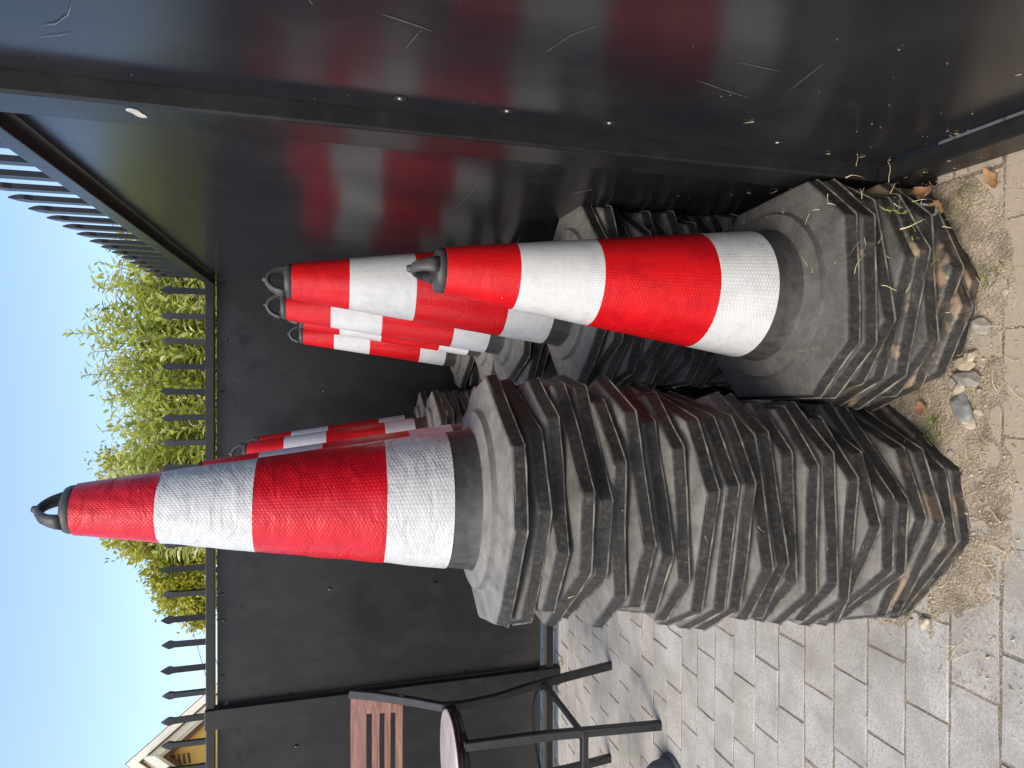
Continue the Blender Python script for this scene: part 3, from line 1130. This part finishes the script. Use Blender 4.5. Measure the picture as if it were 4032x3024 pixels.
for cx, cy, cz, n in ((.31, .995, .205, 16), (.27, 1.0, .16, 12), (.22, .99, .12, 14), (-.10, 1.08, .01, 60), (-.13, 1.10, .01, 40), (.20, .96, .006, 40), (.36, 1.02, .01, 30), (-.52, 3.36, .0, 30), (-1.55, 3.36, 0, 60)):
    for i in range(n):
        blade(wd, (cx + rr.gauss(0, .018), cy + rr.gauss(0, .012), cz + rr.uniform(0, .006)), (rr.uniform(-1, 1), rr.uniform(-1, .3), rr.uniform(.1, 1)), rr.uniform(.008, .03), rr.uniform(.0007, .0018), .5)
for i in range(260):
    n = rr.randrange(0, 24)
    x = rr.uniform(-2.1, -.3)
    blade(wd, (x, ROW0 + ROWP * n, -.004), (rr.uniform(-1, 1), rr.uniform(-.3, .3), rr.uniform(.1, .9)), rr.uniform(.006, .018), rr.uniform(.0006, .0016), .5)
tag(wd.obj('weeds', WEED), 'small weeds and moss in the joints and at the stack feet', 'weeds', kind='stuff')


def leafy(name, mat, loc, L, w, rot, lab, cat, curl=.5):
    b = MB()
    n = 7
    vs, fs = [], []
    for i in range(n + 1):
        t = i / n
        ww = w * math.sin(math.pi * min(.98, t * .93 + .05)) * (1 + .25 * math.sin(i * 2.3))
        z = curl * L * (t - .5) ** 2
        for k in (-1, -.4, .4, 1):
            vs.append((L * (t - .5), ww * k, z + abs(k) * w * .45 + rr.uniform(-1, 1) * w * .08))
    for i in range(n):
        for k in range(3):
            a = i * 4 + k
            fs.append((a, a + 1, a + 5, a + 4))
    b.add(vs, fs, 0, True)
    o = b.obj(name, mat)
    o.location = loc
    o.rotation_euler = rot
    return tag(o, lab, cat)


leafy('dry_leaf', DRYLEAF, (.375, 1.055, .062), .055, .016, (.6, .3, 1.2), 'curled brown dry leaf hanging at the foot of the fence post', 'leaf', .9)
leafy('dry_leaf', DRYLEAF, (.345, 1.035, .058), .045, .014, (-.5, .2, 2.3), 'second curled dry leaf beside the right stack base', 'leaf', .9)
leafy('dry_leaf', DRYLEAF, (.385, .960, .010), .050, .010, (.1, .0, .5), 'flat orange brown leaf on the sand under the side fence', 'leaf', .3)
leafy('litter_scrap', LITTER, (.335, 1.045, .072), .06, .018, (.9, .1, 1.0), 'torn white scrap wedged between right stack and fence', 'litter', .3)
leafy('brick_chip', mat_simple('brick_chip_red', (.24, .115, .07), .85), (-.062, 1.105, .018), .030, .011, (.3, .2, .2), 'small reddish chip lying between the two front stacks', 'chip', .2)

# ------------------------------------------------------------------ vegetation beyond the fence


def leaf(b, tint, p, d, up_, L, w, t):
    d = d.normalized()
    s = d.cross(up_)
    if s.length < 1e-3:
        s = d.cross(Vector((1, 0, 0)))
    s.normalize()
    nrm = s.cross(d)
    o = len(b.v)
    m1 = p + d * (L * .35)
    m2 = p + d * (L * .70) - nrm * (L * .06)
    tip = p + d * L - nrm * (L * .16)
    b.v += [tuple(p), tuple(m1 + s * w + nrm * w * .35), tuple(m1), tuple(m1 - s * w + nrm * w * .35),
            tuple(m2 + s * w * .75 + nrm * w * .25), tuple(m2), tuple(m2 - s * w * .75 + nrm * w * .25), tuple(tip)]
    for f in ((0, 2, 1), (0, 3, 2), (1, 2, 5, 4), (2, 3, 6, 5), (4, 5, 7), (5, 6, 7)):
        b.f.append([i + o for i in f])
        b.mi.append(0)
        b.sm.append(False)
        tint.append(t)


def crown(b, tint, mat, parent):
    me = b.mesh('crown', mat)
    at = me.attributes.new('tint', 'FLOAT', 'FACE')
    at.data.foreach_set('value', tint)
    return link('crown', me, parent)


def rv(k=1.0):
    return Vector((rr.uniform(-k, k), rr.uniform(-k, k), rr.uniform(-k, k)))


def shoot_shrub(x, y, tops, nshoot, spread, hmean, Lr, lab, mat, seed, wfac=.13, gap=.024, droop=0.0):
    global rr
    rr = random.Random(seed)
    t = empty('leafy_shrub', (x, y, -.05), lab, 'shrub', 'plants beyond the back fence')
    b, tint = MB(), []
    wood = MB()
    targets = [Vector((a, c, d)) for a, c, d in tops]
    for i in range(nshoot):
        ang = rr.uniform(0, 2 * math.pi)
        rad = spread * math.sqrt(rr.random())
        targets.append(Vector((x + rad * 1.3 * math.cos(ang), y + rad * .8 * math.sin(ang), hmean * (rr.uniform(.66, .95) if i % 2 else rr.uniform(.93, 1.05)) * (1 - .10 * (rad / spread) ** 2))))
    for q, top in enumerate(targets):
        root = Vector((x + (top.x - x) * .25 + rr.uniform(-.1, .1), y + (top.y - y) * .25 + rr.uniform(-.1, .1), .0))
        mid = root.lerp(top, .55) + Vector((rr.uniform(-.10, .10), rr.uniform(-.08, .08), .10))
        pts = [(root * (1 - s) ** 2 + mid * 2 * s * (1 - s) + top * s * s) for s in [k / 10 for k in range(11)]]
        if q % 3 == 0 or q < len(tops):
            wood.tube([p - Vector((x, y, -.05)) for p in pts], [.007 * (1 - .85 * k / 10) + .0012 for k in range(11)], 5)
        s = .42 if q >= len(tops) else .6
        ln = (top - root).length
        side = rr.random() * 6
        base_t = rr.uniform(.1, .75)
        while s < 1.0:
            p = root * (1 - s) ** 2 + mid * 2 * s * (1 - s) + top * s * s
            dr = (mid * (1 - s) + top * s - root * (1 - s) - mid * s).normalized()
            side += 2.4
            out = (Vector((math.cos(side), math.sin(side), 0)) + rv(.3)).normalized()
            d = (dr * rr.uniform(.35, .9) + out + Vector((0, 0, -droop))).normalized()
            L = rr.uniform(*Lr) * (1.0 if s < .95 else .75)
            tt = min(1, max(0, base_t + rr.uniform(-.1, .5) + (.4 if rr.random() < .3 else 0)))
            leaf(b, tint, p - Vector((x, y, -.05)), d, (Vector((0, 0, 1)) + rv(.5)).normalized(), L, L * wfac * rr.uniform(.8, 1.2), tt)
            s += gap * (.55 if q < len(tops) else 1) / ln * rr.uniform(.7, 1.3)
    crown(b, tint, mat, t)
    wood.obj('stems', BARK, t)
    return t


shoot_shrub(.25, 5.0, [(.296, 5.0, 2.93), (.012, 5.0, 2.84), (.772, 5.0, 2.62), (.64, 4.95, 2.60), (.50, 5.05, 2.55), (-.15, 5.0, 2.72), (.10, 5.1, 2.66), (.22, 4.9, 2.70), (.34, 5.0, 2.74), (-.28, 5.1, 2.60), (.55, 5.0, 2.44), (.90, 5.1, 2.40)],
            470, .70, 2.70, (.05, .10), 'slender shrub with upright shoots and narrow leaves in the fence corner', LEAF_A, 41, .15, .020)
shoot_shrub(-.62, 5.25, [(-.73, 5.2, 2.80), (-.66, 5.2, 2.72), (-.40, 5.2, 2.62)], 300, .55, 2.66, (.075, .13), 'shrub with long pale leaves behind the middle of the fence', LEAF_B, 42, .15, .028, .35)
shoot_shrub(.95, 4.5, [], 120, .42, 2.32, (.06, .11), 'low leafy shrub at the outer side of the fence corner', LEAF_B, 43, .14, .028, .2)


def round_tree(x, y, lobes, n, Lr, lab, mat, seed, wf=.26, trunk=.09):
    global rr
    rr = random.Random(seed)
    t = empty('leafy_tree', (x, y, -.05), lab, 'tree', 'plants beyond the back fence')
    b, tint = MB(), []
    wood = MB()
    O = Vector((x, y, -.05))
    zc = sum(l[2] for l in lobes) / len(lobes)
    wood.tube([(0, 0, 0), (.03, .02, zc * .35), (-.02, .03, zc * .7)], [trunk, trunk * .75, trunk * .5], 9)
    for cx, cy, cz, r in lobes:
        c = Vector((cx, cy, cz)) - O
        wood.tube([(-.02, .03, zc * .6), c * .6 + Vector((0, 0, zc * .28)), c + Vector((0, 0, r * .6))], [trunk * .4, trunk * .22, .006], 6)
    per = n // sum(1 for _ in lobes)
    for cx, cy, cz, r in lobes:
        for q in range(per // 26):
            u = rv().normalized()
            rad = r * (rr.random() ** .38)
            cl = Vector((cx, cy, cz)) + Vector((u.x * rad * 1.05, u.y * rad * .9, u.z * rad))
            tone = rr.uniform(.1, .75)
            csz = rr.uniform(.05, .13)
            outd = (u + Vector((0, 0, .3))).normalized()
            for w in range(26):
                p = cl + rv(csz)
                d = (outd * .6 + rv(1)).normalized()
                L = rr.uniform(*Lr)
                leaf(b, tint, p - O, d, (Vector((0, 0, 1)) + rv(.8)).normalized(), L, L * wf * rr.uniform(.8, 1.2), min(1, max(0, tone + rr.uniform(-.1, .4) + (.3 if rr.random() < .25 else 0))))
    crown(b, tint, mat, t)
    wood.obj('trunk', BARK, t)


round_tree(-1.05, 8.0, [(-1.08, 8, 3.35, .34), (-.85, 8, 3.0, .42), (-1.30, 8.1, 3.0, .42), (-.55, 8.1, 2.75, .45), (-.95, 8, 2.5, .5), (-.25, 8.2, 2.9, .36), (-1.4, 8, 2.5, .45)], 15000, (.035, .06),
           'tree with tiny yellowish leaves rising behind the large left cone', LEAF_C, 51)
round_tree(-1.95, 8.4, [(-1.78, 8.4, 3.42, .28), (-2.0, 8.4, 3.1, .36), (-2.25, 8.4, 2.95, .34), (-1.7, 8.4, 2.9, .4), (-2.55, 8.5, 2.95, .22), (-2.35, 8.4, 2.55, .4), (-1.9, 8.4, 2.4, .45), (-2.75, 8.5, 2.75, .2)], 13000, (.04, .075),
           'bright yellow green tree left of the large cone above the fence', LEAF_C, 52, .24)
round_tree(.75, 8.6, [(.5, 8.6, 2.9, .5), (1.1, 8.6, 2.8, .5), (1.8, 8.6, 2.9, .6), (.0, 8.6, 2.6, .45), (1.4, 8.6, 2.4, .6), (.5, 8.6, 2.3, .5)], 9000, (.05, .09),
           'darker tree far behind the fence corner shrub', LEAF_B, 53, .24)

# ------------------------------------------------------------------ house beyond the fence
hs = empty('yellow_house', (-5.27, 10.0, -.05), 'ochre yellow house gable with cream trim above the fence at left', 'house', None, R(23))
AP = 3.92
SL = 1.245
half = 2.6


def gable(y0, y1, ax, az, hw, slope, z0):
    zb = az - hw * slope
    vs = []
    for y in (y0, y1):
        vs += [(ax - hw, y, z0), (ax + hw, y, z0), (ax + hw, y, zb), (ax, y, az), (ax - hw, y, zb)]
    fs = [(0, 1, 2, 3, 4), (9, 8, 7, 6, 5)] + [(i, i + 5, (i + 1) % 5 + 5, (i + 1) % 5) for i in range(5)]
    return MB().add(vs, fs)


hw_ = 1.9
gable(0, 5, 0, AP - .36, hw_, SL, 0).obj('wall', YELLOW, hs)


def rake(name, mat, off, wid, y0, y1, ax=0, az=AP, hw=2.15, slope=SL):
    """a pair of sloping boards following the gable, off = distance under the outer line measured vertically"""
    for s in (-1, 1):
        a0, a1 = az - off, az - off - wid
        vs = []
        for y in (y0, y1):
            vs += [(ax, y, a0), (ax + s * hw, y, a0 - hw * slope), (ax + s * hw, y, a1 - hw * slope), (ax, y, a1)]
        fs = [(0, 1, 2, 3), (7, 6, 5, 4), (0, 4, 5, 1), (1, 5, 6, 2), (2, 6, 7, 3), (3, 7, 4, 0)]
        MB().add(vs, fs).obj(name, mat, hs)


rake('roof_slope', ROOF, 0.0, .022, -.30, 5.2)
rake('barge_board', CREAM, .024, .148, -.34, -.26)
rake('shade_strip', BROWN, .173, .03, -.28, -.18)  # shaded gap between the boards, put in as a dark strip
rake('barge_board', CREAM, .204, .15, -.24, -.14)
rake('cornice', CREAM, .356, .055, -.14, -.04)
rake('shade_strip', BROWN, .412, .09, -.10, -.012)  # shadow below the trim painted as a brown strip, not a separate part
# smaller pediment in front
for s in (-1, 1):
    hw2, sl2, az2 = .55, 1.3, 3.66
    vs = []
    for y in (-.56, -.35):
        vs += [(.07, y, az2), (.07 + s * hw2, y, az2 - hw2 * sl2), (.07 + s * hw2, y, az2 - .15 - hw2 * sl2), (.07, y, az2 - .15)]
    if s < 0:
        MB().add(vs, [(0, 1, 2, 3), (7, 6, 5, 4), (0, 4, 5, 1), (1, 5, 6, 2), (2, 6, 7, 3), (3, 7, 4, 0)]).obj('pediment_board', CREAM, hs)
for k in range(4):
    z = 3.37 - k * .062
    vs = []
    for y in (-.012, .02):
        vs += [(-.125, y, z), (.005, y, z + .03), (.005, y, z - .002), (-.125, y, z - .032)]
    MB().add(vs, [(0, 1, 2, 3), (7, 6, 5, 4), (0, 4, 5, 1), (1, 5, 6, 2), (2, 6, 7, 3), (3, 7, 4, 0)]).obj('vent_slot', BROWN, hs)

# overhead cables
for i, (a, c, lab) in enumerate((((-4.0, 14, 4.10), (-9.5, 14, 2.95), 'thin cable slanting across the sky above the left fence pickets'),
                                 ((-3.6, 14.3, 4.02), (-9.5, 14.3, 2.75), 'lower thin cable close beneath the first above the left fence'),
                                 ((3.6, 14, 4.83), (-3.0, 14, 6.2 - .05), 'thin cable rising behind the tall shoots of the corner shrub'))):
    a, c = Vector(a), Vector(c)
    pts = []
    for k in range(25):
        t = k / 24
        p = a.lerp(c, t)
        p.z -= .12 * math.sin(math.pi * t)
        pts.append(p)
    if i == 2:
        pts = pts[:14]
    tag(MB().tube(pts, .006, 6).obj('overhead_cable', WIRE), lab, 'cable', 'overhead cables')
